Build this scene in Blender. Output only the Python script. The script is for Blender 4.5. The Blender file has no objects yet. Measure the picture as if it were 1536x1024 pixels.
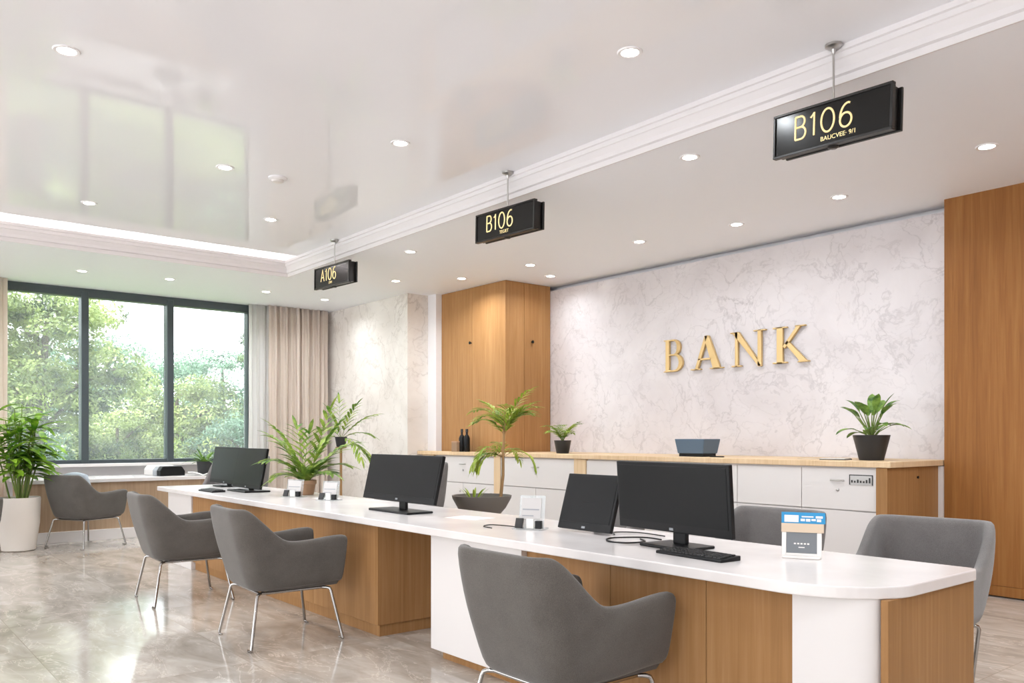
import bpy, bmesh, math, random
from mathutils import Vector, Matrix
R = math.radians
SC = bpy.context.scene
COL = SC.collection

# ---------------------------------------------------------------- helpers
def lin(c):
    return tuple(((v/255)/12.92 if v/255 <= 0.04045 else ((v/255+0.055)/1.055)**2.4) for v in c)

class MB:
    """collects shapes and links them as ONE mesh object"""
    def __init__(s):
        s.v, s.f = [], []
    def add(s, vs, fs, M=None):
        b = len(s.v)
        for p in vs:
            p = Vector(p)
            s.v.append(tuple(M @ p) if M else tuple(p))
        for f in fs:
            s.f.append(tuple(b+i for i in f))
        return s
    def box(s, x0, y0, z0, x1, y1, z1, M=None):
        vs = [(x0,y0,z0),(x1,y0,z0),(x1,y1,z0),(x0,y1,z0),(x0,y0,z1),(x1,y0,z1),(x1,y1,z1),(x0,y1,z1)]
        return s.add(vs, [(0,3,2,1),(4,5,6,7),(0,1,5,4),(1,2,6,5),(2,3,7,6),(3,0,4,7)], M)
    def prism(s, poly, z0, z1, M=None):
        n = len(poly)
        a = sum(poly[i][0]*poly[(i+1)%n][1]-poly[(i+1)%n][0]*poly[i][1] for i in range(n))
        if a < 0: poly = poly[::-1]
        vs = [(x,y,z0) for x,y in poly]+[(x,y,z1) for x,y in poly]
        fs = [tuple(range(n))[::-1], tuple(range(n,2*n))]
        for i in range(n):
            j = (i+1) % n
            fs.append((i,j,n+j,n+i))
        return s.add(vs, fs, M)
    def tube(s, pts, r, n=8, cap=True, M=None):
        pts = [Vector(p) for p in pts]
        rs = r if isinstance(r, (list, tuple)) else [r]*len(pts)
        vs, fs, up = [], [], None
        for i, p in enumerate(pts):
            d = (pts[min(i+1,len(pts)-1)]-pts[max(i-1,0)])
            d = d.normalized() if d.length > 1e-9 else Vector((0,0,1))
            if up is None:
                up = Vector((0,0,1)) if abs(d.z) < .9 else Vector((1,0,0))
            a = d.cross(up)
            if a.length < 1e-6: a = d.orthogonal()
            a.normalize(); up = a.cross(d).normalized()
            for k in range(n):
                t = 2*math.pi*k/n
                vs.append(p + (a*math.cos(t)+up*math.sin(t))*rs[i])
        for i in range(len(pts)-1):
            for k in range(n):
                k2 = (k+1) % n
                fs.append((i*n+k, i*n+k2, (i+1)*n+k2, (i+1)*n+k))
        if cap:
            fs.append(tuple(range(n))); fs.append(tuple(range((len(pts)-1)*n, len(pts)*n))[::-1])
        return s.add(vs, fs, M)
    def lathe(s, prof, n=32, c=(0,0,0), M=None):
        vs, fs = [], []
        for r, z in prof:
            for k in range(n):
                t = 2*math.pi*k/n
                vs.append((c[0]+r*math.cos(t), c[1]+r*math.sin(t), c[2]+z))
        for i in range(len(prof)-1):
            for k in range(n):
                k2 = (k+1) % n
                fs.append((i*n+k, i*n+k2, (i+1)*n+k2, (i+1)*n+k))
        if prof[0][0] > 1e-6: fs.append(tuple(range(n))[::-1])
        if prof[-1][0] > 1e-6: fs.append(tuple(range((len(prof)-1)*n, len(prof)*n)))
        return s.add(vs, fs, M)
    def grid(s, rows, close_v=False, M=None):
        n = len(rows[0]); vs = [p for r in rows for p in r]; fs = []
        for i in range(len(rows)-1):
            for k in range(n if close_v else n-1):
                k2 = (k+1) % n
                fs.append((i*n+k, i*n+k2, (i+1)*n+k2, (i+1)*n+k))
        return s.add(vs, fs, M)
    def build(s, name, mat, parent=None, smooth=None, bevel=0, seg=2, sub=0, fix=False):
        me = bpy.data.meshes.new(name)
        me.from_pydata(s.v, [], s.f); me.update()
        if fix:
            bm = bmesh.new(); bm.from_mesh(me)
            bmesh.ops.remove_doubles(bm, verts=bm.verts, dist=1e-5)
            bmesh.ops.recalc_face_normals(bm, faces=bm.faces); bm.to_mesh(me); bm.free()
        o = bpy.data.objects.new(name, me); COL.objects.link(o)
        me.materials.append(mat)
        if parent: o.parent = parent
        if smooth is not None:
            me.polygons.foreach_set('use_smooth', [True]*len(me.polygons))
            if smooth < 180: me.set_sharp_from_angle(angle=R(smooth))
        if bevel:
            m = o.modifiers.new('Bevel', 'BEVEL'); m.width = bevel; m.segments = seg; m.limit_method = 'ANGLE'; m.angle_limit = R(40)
        if sub:
            m = o.modifiers.new('Subdivision', 'SUBSURF'); m.levels = sub; m.render_levels = sub
        return o

def tag(o, label=None, cat=None, group=None, kind=None):
    if label: o['label'] = label
    if cat: o['category'] = cat
    if group: o['group'] = group
    if kind: o['kind'] = kind
    return o
def empty(name, loc=(0,0,0), rz=0, label=None, cat=None, group=None):
    o = bpy.data.objects.new(name, None); COL.objects.link(o)
    o.empty_display_size = .1
    o.location = loc; o.rotation_euler = (0,0,R(rz))
    return tag(o, label, cat, group)
def struct(name, mb, mat, **k):
    return tag(mb.build(name, mat, **k), kind='structure')
def kids(o):
    return [c for c in ALLK.get(o.name, [])]
def copy_tree(o, parent=None):
    c = o.copy(); COL.objects.link(c)
    if parent: c.parent = parent
    for ch in list(o.children): copy_tree(ch, c)
    return c
def place(proto, first, loc, rz, label, group=None, scale=None):
    o = proto if first else copy_tree(proto)
    o.location = loc; o.rotation_euler = (0,0,R(rz))
    o['label'] = label
    if group: o['group'] = group
    if scale: o.scale = scale
    return o

# ---------------------------------------------------------------- materials
def mat(name, col=(200,200,200), rough=.5, metal=0, spec=.5, coat=0, **k):
    m = bpy.data.materials.new(name); m.use_nodes = True
    b = m.node_tree.nodes['Principled BSDF']
    b.inputs['Base Color'].default_value = (*lin(col), 1)
    b.inputs['Roughness'].default_value = rough
    b.inputs['Metallic'].default_value = metal
    b.inputs['Specular IOR Level'].default_value = spec
    if coat:
        b.inputs['Coat Weight'].default_value = coat; b.inputs['Coat Roughness'].default_value = .05
    return m
def nt(m): return m.node_tree.nodes, m.node_tree.links, m.node_tree.nodes['Principled BSDF']
def coords(N, L, scale=(1,1,1), kind='Object', rot=(0,0,0)):
    t = N.new('ShaderNodeTexCoord'); mp = N.new('ShaderNodeMapping')
    mp.inputs['Scale'].default_value = scale; mp.inputs['Rotation'].default_value = rot
    L.new(t.outputs[kind], mp.inputs['Vector']); return mp.outputs['Vector']
def ramp(N, L, fac, stops):
    r = N.new('ShaderNodeValToRGB'); e = r.color_ramp.elements
    while len(e) < len(stops): e.new(.5)
    for el, (p, c) in zip(e, stops):
        el.position = p; el.color = (*lin(c), 1)
    L.new(fac, r.inputs['Fac']); return r.outputs['Color']
def noise(N, L, vec, scale, detail=4, rough=.5, dist=0):
    n = N.new('ShaderNodeTexNoise'); n.inputs['Scale'].default_value = scale
    n.inputs['Detail'].default_value = detail; n.inputs['Roughness'].default_value = rough
    n.inputs['Distortion'].default_value = dist
    L.new(vec, n.inputs['Vector']); return n.outputs['Fac']
def math_(N, L, op, a, b=None, c=None):
    n = N.new('ShaderNodeMath'); n.operation = op
    for i, x in enumerate((a, b, c)):
        if x is None: continue
        if isinstance(x, (int, float)): n.inputs[i].default_value = x
        else: L.new(x, n.inputs[i])
    return n.outputs[0]
def mixc(N, L, fac, a, b, mode='MIX'):
    n = N.new('ShaderNodeMix'); n.data_type = 'RGBA'; n.blend_type = mode
    for i, x in ((0, fac), (6, a), (7, b)):
        if isinstance(x, (int, float)): n.inputs[i].default_value = x
        elif isinstance(x, tuple): n.inputs[i].default_value = (*lin(x), 1)
        else: L.new(x, n.inputs[i])
    return n.outputs[2]
def bump(N, L, b, h, strength=.2, dist=.01):
    n = N.new('ShaderNodeBump'); n.inputs['Strength'].default_value = strength; n.inputs['Distance'].default_value = dist
    L.new(h, n.inputs['Height']); L.new(n.outputs['Normal'], b.inputs['Normal'])

def wood(name, dark, mid, light, rough=.42, sc=1.0):
    m = mat(name, mid, .5, spec=.2); N, L, b = nt(m)
    v = coords(N, L, (26*sc, 26*sc, .9*sc))
    a = noise(N, L, v, 1.6, 6, .6, .6)
    v2 = coords(N, L, (3.2*sc, 3.2*sc, .25*sc))
    c = noise(N, L, v2, 1.3, 3, .5, .8)
    f = math_(N, L, 'ADD', math_(N, L, 'MULTIPLY', a, .6), math_(N, L, 'MULTIPLY', c, .4))
    L.new(ramp(N, L, f, [(.24, dark), (.5, mid), (.76, light)]), b.inputs['Base Color'])
    bump(N, L, b, a, .06, .004)
    return m
def marble(name, base, shade, vein, sc=1.0, rough=.22, amount=1.0):
    m = mat(name, base, rough, spec=.4); N, L, b = nt(m)
    v = coords(N, L, (sc, sc, sc), rot=(.3, .5, .2))
    w = N.new('ShaderNodeTexNoise'); w.inputs['Scale'].default_value = 1.1; w.inputs['Detail'].default_value = 5
    L.new(v, w.inputs['Vector'])
    vm = N.new('ShaderNodeVectorMath'); vm.operation = 'MULTIPLY_ADD'
    vm.inputs[1].default_value = (.9, .9, .9)
    L.new(w.outputs['Color'], vm.inputs[0]); L.new(v, vm.inputs[2])
    def veins(s, width, det):
        n = noise(N, L, vm.outputs[0], s, det, .55)
        d = math_(N, L, 'ABSOLUTE', math_(N, L, 'SUBTRACT', n, .5))
        mr = N.new('ShaderNodeMapRange'); mr.inputs['From Max'].default_value = width
        mr.inputs['To Min'].default_value = 1; mr.inputs['To Max'].default_value = 0
        L.new(d, mr.inputs['Value']); return mr.outputs['Result']
    big = noise(N, L, v, 1.4, 5, .6, .5)
    c0 = ramp(N, L, big, [(.36, base), (.68, shade)])
    mask = math_(N, L, 'MULTIPLY', noise(N, L, v, 2.1, 2), .75*amount)
    f1 = math_(N, L, 'MULTIPLY', veins(1.7, .014, 6), mask)
    f2 = math_(N, L, 'MULTIPLY', veins(4.6, .022, 6), math_(N, L, 'MULTIPLY', mask, .6))
    c1 = mixc(N, L, f1, c0, vein)
    c2 = mixc(N, L, f2, c1, vein)
    L.new(c2, b.inputs['Base Color'])
    return m
def fabric(name, c1, c2):
    m = mat(name, c1, .95, spec=.15); N, L, b = nt(m)
    v = coords(N, L)
    a = noise(N, L, v, 420, 2, .6); d = noise(N, L, v, 9, 3, .5)
    f = math_(N, L, 'ADD', math_(N, L, 'MULTIPLY', a, .75), math_(N, L, 'MULTIPLY', d, .25))
    L.new(ramp(N, L, f, [(.35, c1), (.65, c2)]), b.inputs['Base Color'])
    b.inputs['Sheen Weight'].default_value = .25
    bump(N, L, b, a, .25, .002)
    return m
def leafmat(name, dark, light, scale=9, trans=.25):
    m = mat(name, dark, .45, spec=.4); N, L, b = nt(m)
    v = coords(N, L)
    f = noise(N, L, v, scale, 3, .6)
    c = ramp(N, L, f, [(.36, dark), (.62, light)])
    L.new(c, b.inputs['Base Color'])
    t = N.new('ShaderNodeBsdfTranslucent'); L.new(c, t.inputs['Color'])
    mx = N.new('ShaderNodeMixShader'); mx.inputs[0].default_value = trans
    out = N['Material Output']
    L.new(b.outputs[0], mx.inputs[1]); L.new(t.outputs[0], mx.inputs[2]); L.new(mx.outputs[0], out.inputs['Surface'])
    return m
def emit(name, col, strength):
    m = bpy.data.materials.new(name); m.use_nodes = True
    N = m.node_tree.nodes; N.clear()
    e = N.new('ShaderNodeEmission'); e.inputs[0].default_value = (*col, 1); e.inputs[1].default_value = strength
    o = N.new('ShaderNodeOutputMaterial'); m.node_tree.links.new(e.outputs[0], o.inputs[0]); return m
def clear(name, tint=(.97,.98,.98), gloss=.06, milk=0.0, milkcol=(225,230,230), rough=.02):
    """thin clear sheet: mostly transmits, a little mirror reflection, optionally a little milky"""
    m = bpy.data.materials.new(name); m.use_nodes = True
    N, L = m.node_tree.nodes, m.node_tree.links; N.clear()
    t = N.new('ShaderNodeBsdfTransparent'); t.inputs[0].default_value = (*tint, 1)
    g = N.new('ShaderNodeBsdfGlossy'); g.inputs['Roughness'].default_value = rough
    mx = N.new('ShaderNodeMixShader'); mx.inputs[0].default_value = gloss
    L.new(t.outputs[0], mx.inputs[1]); L.new(g.outputs[0], mx.inputs[2])
    last = mx
    if milk:
        d = N.new('ShaderNodeBsdfDiffuse'); d.inputs[0].default_value = (*lin(milkcol), 1)
        m2 = N.new('ShaderNodeMixShader'); m2.inputs[0].default_value = milk
        L.new(mx.outputs[0], m2.inputs[1]); L.new(d.outputs[0], m2.inputs[2]); last = m2
    o = N.new('ShaderNodeOutputMaterial'); L.new(last.outputs[0], o.inputs[0]); return m

M = {}
M['paint'] = mat('white_paint', (238,236,238), .6, spec=.3)
M['ceil'] = mat('matt_ceiling_paint', (243,245,251), .5, spec=.3)
M['stretch'] = mat('glossy_stretch_film', (243,243,248), .05, spec=.24)
M['cove_white'] = mat('cove_paint', (245,241,240), .7)
M['marble'] = marble('white_marble', (219,214,216), (207,201,203), (168,162,165), 1.05)
M['marble_grey'] = marble('grey_marble', (232,226,220), (212,203,195), (176,165,156), .7)
M['wood_desk'] = wood('desk_oak', (134,97,59), (156,115,73), (174,134,92))
M['wood_col'] = wood('tall_oak', (146,104,62), (168,124,79), (186,144,98))
M['wood_wall'] = wood('warm_walnut_panel', (118,75,36), (144,95,49), (164,116,66))
M['wood_pale'] = wood('pale_oak', (196,164,126), (216,188,152), (230,206,174))
M['white_gloss'] = mat('white_laminate', (219,214,212), .32, spec=.45)
M['worktop'] = mat('white_quartz', (240,235,233), .2, spec=.5)
M['fabric'] = fabric('charcoal_wool', (76,71,67), (102,97,92))
M['fabric_light'] = fabric('grey_wool', (98,94,92), (124,120,118))
M['chrome'] = mat('chrome', (172,169,166), .16, 1)
M['black'] = mat('black_plastic', (20,20,21), .42, spec=.25)
M['screen'] = mat('dark_screen', (15,16,17), .32, spec=.22)
M['keys'] = mat('key_plastic', (44,43,43), .5)
M['sign_black'] = mat('black_sign_case', (20,18,17), .35, spec=.5)
M['sign_face'] = mat('black_glass_face', (22,21,19), .2, spec=.28)
M['gold'] = mat('brushed_gold', (222,192,138), .42, .7)
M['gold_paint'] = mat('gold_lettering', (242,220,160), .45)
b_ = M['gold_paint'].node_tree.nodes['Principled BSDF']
b_.inputs['Emission Color'].default_value = (*lin((242,220,160)), 1); b_.inputs['Emission Strength'].default_value = .35   # faint emission added to the lettering colour
M['frame'] = mat('slate_window_frame', (74,82,86), .35, .3)
M['steel'] = mat('satin_steel', (190,187,184), .28, 1)
M['pot_white'] = mat('ribbed_ceramic', (226,217,208), .5)
M['pot_black'] = mat('black_pot', (42,42,44), .45)
M['pot_clay'] = mat('clay_pot', (176,138,108), .6)
M['soil'] = mat('soil', (60,46,36), .95)
M['stem'] = mat('green_stem', (112,132,62), .6)
M['bark'] = mat('tan_stem', (158,124,84), .8)
M['trunk'] = mat('tree_bark', (92,82,72), .9)
M['leaf_a'] = leafmat('broad_leaf', (66,116,28), (156,196,58), 7)
M['leaf_b'] = leafmat('palm_leaf', (70,112,36), (166,186,84), 8)
M['leaf_c'] = leafmat('yellow_green_leaf', (116,146,42), (188,202,84), 6)
M['leaf_d'] = leafmat('dark_leaf', (50,92,38), (138,172,80), 12)
M['tree1'] = leafmat('tree_leaf_fresh', (40,72,38), (184,200,122), 1.3, .2)  # shade between leaf clumps is put into the dark tone
M['tree2'] = leafmat('tree_leaf_cool', (78,112,92), (150,184,156), 1.1, .25)  # pale and cool; on the far trees haze is put into the colour
M['tree3'] = leafmat('tree_leaf_olive', (34,62,40), (146,172,116), 1.3, .2)  # dark tone carries painted shade of the clumps
M['led'] = emit('led_strip', (1, .96, .95), 30)
M['lens'] = emit('lamp_lens', (1, .94, .87), 32)
M['glass'] = clear('window_glass', (.96,.98,.98), .04, .13, (235,242,245))  # milky share imitates the bright haze over the trees
M['acrylic'] = clear('acrylic_sheet', (.93,.95,.96), .10, .16)
M['card_blue'] = mat('blue_card', (30,138,190), .5)
M['card_white'] = mat('white_card', (228,224,220), .6)
M['card_pale'] = mat('pale_grey_card', (196,192,190), .6)
M['card_beige'] = mat('beige_card', (206,186,162), .6)
M['card_grey'] = mat('grey_card', (112,116,120), .5)
M['blue_box'] = mat('blue_grey_box', (84,104,124), .5)
M['grey_plastic'] = mat('grey_plastic', (150,152,156), .45)

# sheer curtains
def curtainmat(name, c, trans):
    m = mat(name, c, .9, spec=.1); N, L, b = nt(m)
    t = N.new('ShaderNodeBsdfTranslucent'); t.inputs['Color'].default_value = (*lin(c), 1)
    mx = N.new('ShaderNodeMixShader'); mx.inputs[0].default_value = trans
    L.new(b.outputs[0], mx.inputs[1]); L.new(t.outputs[0], mx.inputs[2]); L.new(mx.outputs[0], N['Material Output'].inputs['Surface'])
    return m
M['curtain'] = curtainmat('beige_linen', (236,224,213), .35)
M['sheer'] = curtainmat('white_voile', (240,238,236), .5)

# floor: polished beige marble tiles
m = mat('polished_floor_tile', (196,180,164), .09, spec=.5); N, L, b = nt(m)
v = coords(N, L)
bk = N.new('ShaderNodeTexBrick'); bk.offset = 0; bk.inputs['Scale'].default_value = 1
bk.inputs['Brick Width'].default_value = .9; bk.inputs['Row Height'].default_value = .9
bk.inputs['Mortar Size'].default_value = .0025; bk.inputs['Mortar Smooth'].default_value = .3
bk.inputs['Color1'].default_value = (.42,.42,.42,1); bk.inputs['Color2'].default_value = (.58,.58,.58,1); bk.inputs['Mortar'].default_value = (.5,.5,.5,1)
L.new(v, bk.inputs['Vector'])
vs_ = N.new('ShaderNodeVectorMath'); vs_.operation = 'MULTIPLY_ADD'; vs_.inputs[1].default_value = (7,7,7)
L.new(bk.outputs['Color'], vs_.inputs[0]); L.new(v, vs_.inputs[2])
mp = N.new('ShaderNodeMapping'); mp.inputs['Scale'].default_value = (.8,1.9,1); L.new(vs_.outputs[0], mp.inputs['Vector'])
a = noise(N, L, mp.outputs[0], 2.2, 7, .62, .8)
c = ramp(N, L, a, [(.3, (150,140,130)), (.5, (176,167,157)), (.7, (200,192,183))])
n2 = noise(N, L, mp.outputs[0], 1.7, 5, .6, 1.2)
d = math_(N, L, 'ABSOLUTE', math_(N, L, 'SUBTRACT', n2, .5))
mr = N.new('ShaderNodeMapRange'); mr.inputs['From Max'].default_value = .012; mr.inputs['To Min'].default_value = .55; mr.inputs['To Max'].default_value = 0
L.new(d, mr.inputs['Value'])
c = mixc(N, L, mr.outputs[0], c, (220,208,196))
c = mixc(N, L, math_(N, L, 'MULTIPLY', bk.outputs['Fac'], .55), c, (140,126,112))
L.new(c, b.inputs['Base Color']); M['floor'] = m

m = mat('lawn', (110,140,80), .95); N, L, b = nt(m)
L.new(ramp(N, L, noise(N, L, coords(N, L), .6, 5), [(.35, (86,118,62)), (.65, (150,172,104))]), b.inputs['Base Color']); M['lawn'] = m

# quartz speckle on the worktop
N, L, b = nt(M['worktop'])
L.new(ramp(N, L, noise(N, L, coords(N, L), 3, 5), [(.35, (216,210,208)), (.65, (226,221,219))]), b.inputs['Base Color'])

# ---------------------------------------------------------------- camera, world, sun
H1, H2 = 3.19, 3.37          # border ceiling, stretch ceiling
cam = bpy.data.cameras.new('camera'); co = bpy.data.objects.new('camera', cam); COL.objects.link(co)
cam.sensor_width = 36; cam.lens = 36*1251/1536; cam.shift_y = 143/1536; cam.clip_end = 300
co.location = (0,0,1.25); co.rotation_euler = (R(90),0,math.atan2(.775,.6325))
SC.camera = co
w = bpy.data.worlds.new('overcast_sky'); SC.world = w; w.use_nodes = True
bg = w.node_tree.nodes['Background']; bg.inputs[0].default_value = (.92,.965,1,1); bg.inputs[1].default_value = 3.8
sl = bpy.data.lights.new('sun', 'SUN'); sl.energy = 5.5; sl.angle = R(8); sl.color = (1,.95,.84)
so = bpy.data.objects.new('sun', sl); COL.objects.link(so)
so.rotation_euler = Vector((-.22,.50,-.84)).to_track_quat('-Z','Y').to_euler()
so.location = (5,-20,25)

# ---------------------------------------------------------------- the setting
XW, XE, YS, YN = -12.0, 3.6, -5.6, 7.2
struct('floor', MB().box(XW-.3, YS-.2, -.12, XE+.2, YN+.3, 0), M['floor'])
struct('ground', MB().box(-70, -40, -.5, XW-.31, 60, -.12), M['lawn'])
# window wall
mb = MB()
mb.box(XW-.25, YS-.2, 0, XW, .5, 3.6); mb.box(XW-.25, .5, 0, XW, 4.8, .88)
mb.box(XW-.25, 4.8, 0, XW, YN+.3, 3.6); mb.box(XW-.25, .5, 3.19, XW, 4.8, 3.6)
struct('wall_left', mb, M['paint'])
ys = [.5, 1.49, 2.57, 3.65, 4.8]
wf = tag(empty('window_1', (0,0,0)), kind='structure')
mb = MB()
mb.box(XW-.12, .5, 3.08, XW+.02, 4.8, 3.19); mb.box(XW-.12, .5, .88, XW+.02, 4.8, .95)
for i, y in enumerate(ys):
    if i in (0, 4): mb.box(XW-.12, y-(.05 if i else 0), .88, XW+.02, y+(0 if i else .05), 3.19)
    else: mb.box(XW-.14, y-.045, .9, XW+.03, y+.045, 3.15)
mb.build('window_frame', M['frame'], wf, bevel=.006)
for i in range(4):
    MB().box(XW-.062, ys[i]+.04, .94, XW-.056, ys[i+1]-.04, 3.09).build('window_pane', M['glass'], wf)
struct('trim_1', MB().box(XW+.02, .45, .86, XW+.14, 4.82, .9), M['white_gloss'], bevel=.005)
# back of the room: marble feature wall, pier, gap, wood panelling
mb = MB(); mb.box(-9.425, YN, 0, -3.0, YN+.3, H1-.06)
struct('wall_back', mb, M['marble'])
struct('wall_back_pier', MB().box(XW, 6.03, 0, -9.62, YN+.3, H1), M['marble_grey'])
struct('wall_back_recess', MB().box(-9.62, 6.36, 0, -9.425, YN+.3, H1), M['paint'])
struct('wall_back_top', MB().box(-9.62, YN+.16, H1-.06, 3.6, YN+.3, 3.6), M['paint'])
mb = MB()
for i in range(8):
    x0 = -3.05 + i*.85
    mb.box(x0+.0015, 7.05, .09, min(x0+.85, XE)-.0015, 7.5, H1)
struct('wall_right', mb, M['wood_wall'])
struct('baseboard_right', MB().box(-3.05, 7.042, .012, XE, 7.4, .088), M['wood_wall'])
struct('wall_east', MB().box(XE, YS-.2, 0, XE+.2, YN+.3, 3.6), M['paint'])
struct('trim_3', MB().box(-3.088,7.03,0,-3.052,YN-.001,1.01), M['white_gloss'])
# unseen front wall; its open bays are added to let daylight in
mb = MB(); mb.box(XW, YS-.2, 3.1, XE, YS, 3.6); mb.box(XW, YS-.2, 0, XE, YS, .25)
for x in (-12,-9.4,-6.8,-4.2,-1.6,1.0,3.5): mb.box(x, YS-.2, .25, x+.12, YS, 3.1)
struct('wall_front', mb, M['paint'])
struct('ground_bounce', MB().box(-40, -40, -.14, 40, YS-.21, -.1), mat('pale_bounce_ground', (230,231,235), .9))  # unseen ground, made pale to bounce daylight up to the ceiling
# ceilings
struct('ceiling', MB().box(-9.17, YS, H2, XE, 4.3, H2+.03), M['stretch'])
mb = MB(); mb.box(XW-.2, 4.3, H1, XE+.2, YN+.1, 3.36); mb.box(XW-.2, YS, H1, -9.57, 4.3, 3.36)
struct('ceiling_border', mb, M['ceil'])
mb = MB(); mb.box(-9.97, YS, 3.36, -9.87, 4.32, 3.5); mb.box(-9.9, YS, 3.47, -9.1, 4.32, 3.5); mb.box(-9.97, 4.3, 3.36, XE, 4.4, 3.5); mb.box(-9.18, YS, H2+.03, -9.17, 4.3, 3.48)
struct('ceiling_cove', mb, M['cove_white'])
struct('ceiling_slab', MB().box(XW-.3, YS-.3, 3.6, XE+.3, YN+.4, 3.8), M['paint'])  # unseen roof put over the room to block the sun
# stepped cornice round the raised field, mitred at the corner
prof = [(0,H1-.004),(-.012,H1-.004),(-.012,3.225),(-.03,3.232),(-.03,3.262),(-.052,3.30),(-.06,3.305),(-.06,3.335),(-.072,3.34),(-.072,H2),(0,H2)]
mb = MB()
rows = []
for (X, Y, ex, ey) in ((XE,4.3,0,1), (-9.57,4.3,1,1), (-9.57,YS,1,0)):
    rows.append([(X - ex*o*1 if ex else X, Y + ey*o if ey else Y, z) for o, z in prof])
mb.grid(rows, close_v=True)
struct('trim_2', mb, mat('cornice_paint', (226,222,223), .55, spec=.3), fix=True)
# cove light
cl = empty('cove_light', (-9.72,0,3.372), 0, 'white LED strip in the ceiling cove above the window side', 'light')
MB().box(-.03, YS+.05, -.01, .03, 4.25, .0).build('channel', M['steel'], cl)
MB().box(-.02, YS+.06, 0, .02, 4.24, .012).build('diffuser', M['led'], cl)

# ---------------------------------------------------------------- downlights
def make_light():
    root = empty('downlight'); tag(root, 'x', 'light')
    MB().lathe([(.048,.0),(.05,-.006),(.066,-.007),(.07,-.002),(.07,0)], 24).build('trim_ring', M['paint'], root, smooth=40)
    MB().lathe([(.047,-.003),(.03,-.006),(0.0001,-.007)], 24).build('lens', M['lens'], root, smooth=60)
    return root
lproto = None
UP, LO = 'downlights in the glossy ceiling', 'downlights in the ceiling border'
lights = [
 (-5.09,1.0,H2,UP,'round downlight in the glossy ceiling, farthest toward the upper left corner of the photo'),
 (-3.15,3.41,H2,UP,'large bright downlight in the glossy ceiling, nearest to the largest hanging sign'),
 (-5.17,3.18,H2,UP,'bright downlight in the glossy ceiling, straight above the middle hanging sign in the photo'),
 (-6.51,2.40,H2,UP,'downlight in the glossy ceiling just beside the smoke detector'),
 (-8.28,1.81,H2,UP,'small downlight in the glossy ceiling closest to the glowing cove above the window'),
 (-7.79,3.32,H2,UP,'downlight in the glossy ceiling closest to the cornice corner'),
 (-2.31,5.98,H1,LO,'bright downlight in front of the tall wood wall at the right'),
 (-3.70,4.61,H1,LO,'bright downlight in the ceiling border between the largest and the middle hanging signs'),
 (-3.55,6.31,H1,LO,'downlight above the right end of the marble wall, below the largest sign'),
 (-4.60,6.40,H1,LO,'downlight in front of the marble wall above the letter N of the wall lettering'),
 (-5.62,6.22,H1,LO,'downlight in front of the marble wall above and left of the letter B'),
 (-7.16,6.11,H1,LO,'bright downlight in front of the right side of the tall wood cabinet'),
 (-7.5,6.72,H1,LO,'small downlight tucked between the tall wood cabinet and the marble wall'),
 (-8.95,5.44,H1,LO,'bright downlight in the ceiling border between the farthest sign and the tall cabinet'),
 (-8.30,5.98,H1,LO,'small downlight directly in front of the tall wood cabinet'),
 (-7.44,4.70,H1,LO,'small downlight in the ceiling border just left of and below the middle sign'),
 (-10.8,5.40,H1,LO,'downlight in the far corner above the curtain edge and grey marble'),
 (-10.6,3.22,H1,LO,'downlight above the right mullion of the window'),
 (-10.73,2.27,H1,LO,'faint downlight above the left mullion of the window'),
 (-10.71,4.50,H1,LO,'downlight above the left end of the beige curtain'),
]
for i, (x, y, z, g, lab) in enumerate(lights):
    if i == 0: lproto = make_light()
    o = place(lproto, i == 0, (x, y, z), 0, lab, g)
# lamps that shine from those fittings (plus unseen lamps added to fill the room)
LE = 13.5
def lamp(x, y, z, e):
    l = bpy.data.lights.new('downlight_or_fill_beam', 'AREA'); l.shape = 'DISK'; l.size = .11; l.energy = e; l.color = (.90,.955,1.0); l.spread = R(150)
    o = bpy.data.objects.new('downlight_or_fill_beam', l); COL.objects.link(o); o.location = (x, y, z-.012)
for x, y, z, g, lab in lights: lamp(x, y, z, LE*(.9 if (y > 5.9 and -8.5 < x < -8) else .36 if y > 5.9 else .55 if y > 5.3 else 1))
for x in (-8.2,-5.1,-2.0,1.1):  # unseen lamps without fittings, added for fill light
    for y in (-3.4,-1.0): lamp(x, y, H2, LE)
lamp(-.3,3.3,H2,LE); lamp(1.6,3.3,H2,LE); lamp(-1,1,H2,LE); lamp(1.0,5.6,H1,LE*2.4); lamp(-.8,5.4,H1,LE*2.4)  # more added lamps; the strongest lift the floor and border ceiling

sd = empty('smoke_detector', (-6.5,2.83,H2), 0, 'pale round smoke detector in the glossy ceiling beside a downlight', 'smoke detector')
MB().lathe([(.075,0),(.075,-.012),(.06,-.02)], 28).build('base', M['paint'], sd, smooth=40)
MB().lathe([(.05,-.02),(.045,-.036),(.02,-.042),(.0001,-.042)], 28).build('dome', M['white_gloss'], sd, smooth=40)

# ---------------------------------------------------------------- hanging signs
def arc(cx, cy, rx, ry, a0, a1, n=14):
    return [(cx+rx*math.cos(R(a0+(a1-a0)*i/n)), cy+ry*math.sin(R(a0+(a1-a0)*i/n))) for i in range(n+1)]
GLYPH = {
 'B': (.58, [[(.05,0),(.05,1)], [(.05,1),(.30,1)]+arc(.30,.765,.20,.235,90,-90)+[(.05,.53)], [(.05,.53),(.32,.53)]+arc(.32,.265,.23,.265,90,-90)+[(.05,0)]]),
 'A': (.66, [[(.02,0),(.33,1),(.64,0)], [(.13,.33),(.53,.33)]]),
 '1': (.36, [[(.05,.80),(.22,1),(.22,0)]]),
 '0': (.70, [arc(.34,.5,.30,.5,90,450,32)]),
 '6': (.62, [[(.50,.97),(.42,1.0)]+arc(.42,.40,.37,.60,92,178,14)[1:], arc(.31,.30,.26,.30,0,360,28)]),
}
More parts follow.
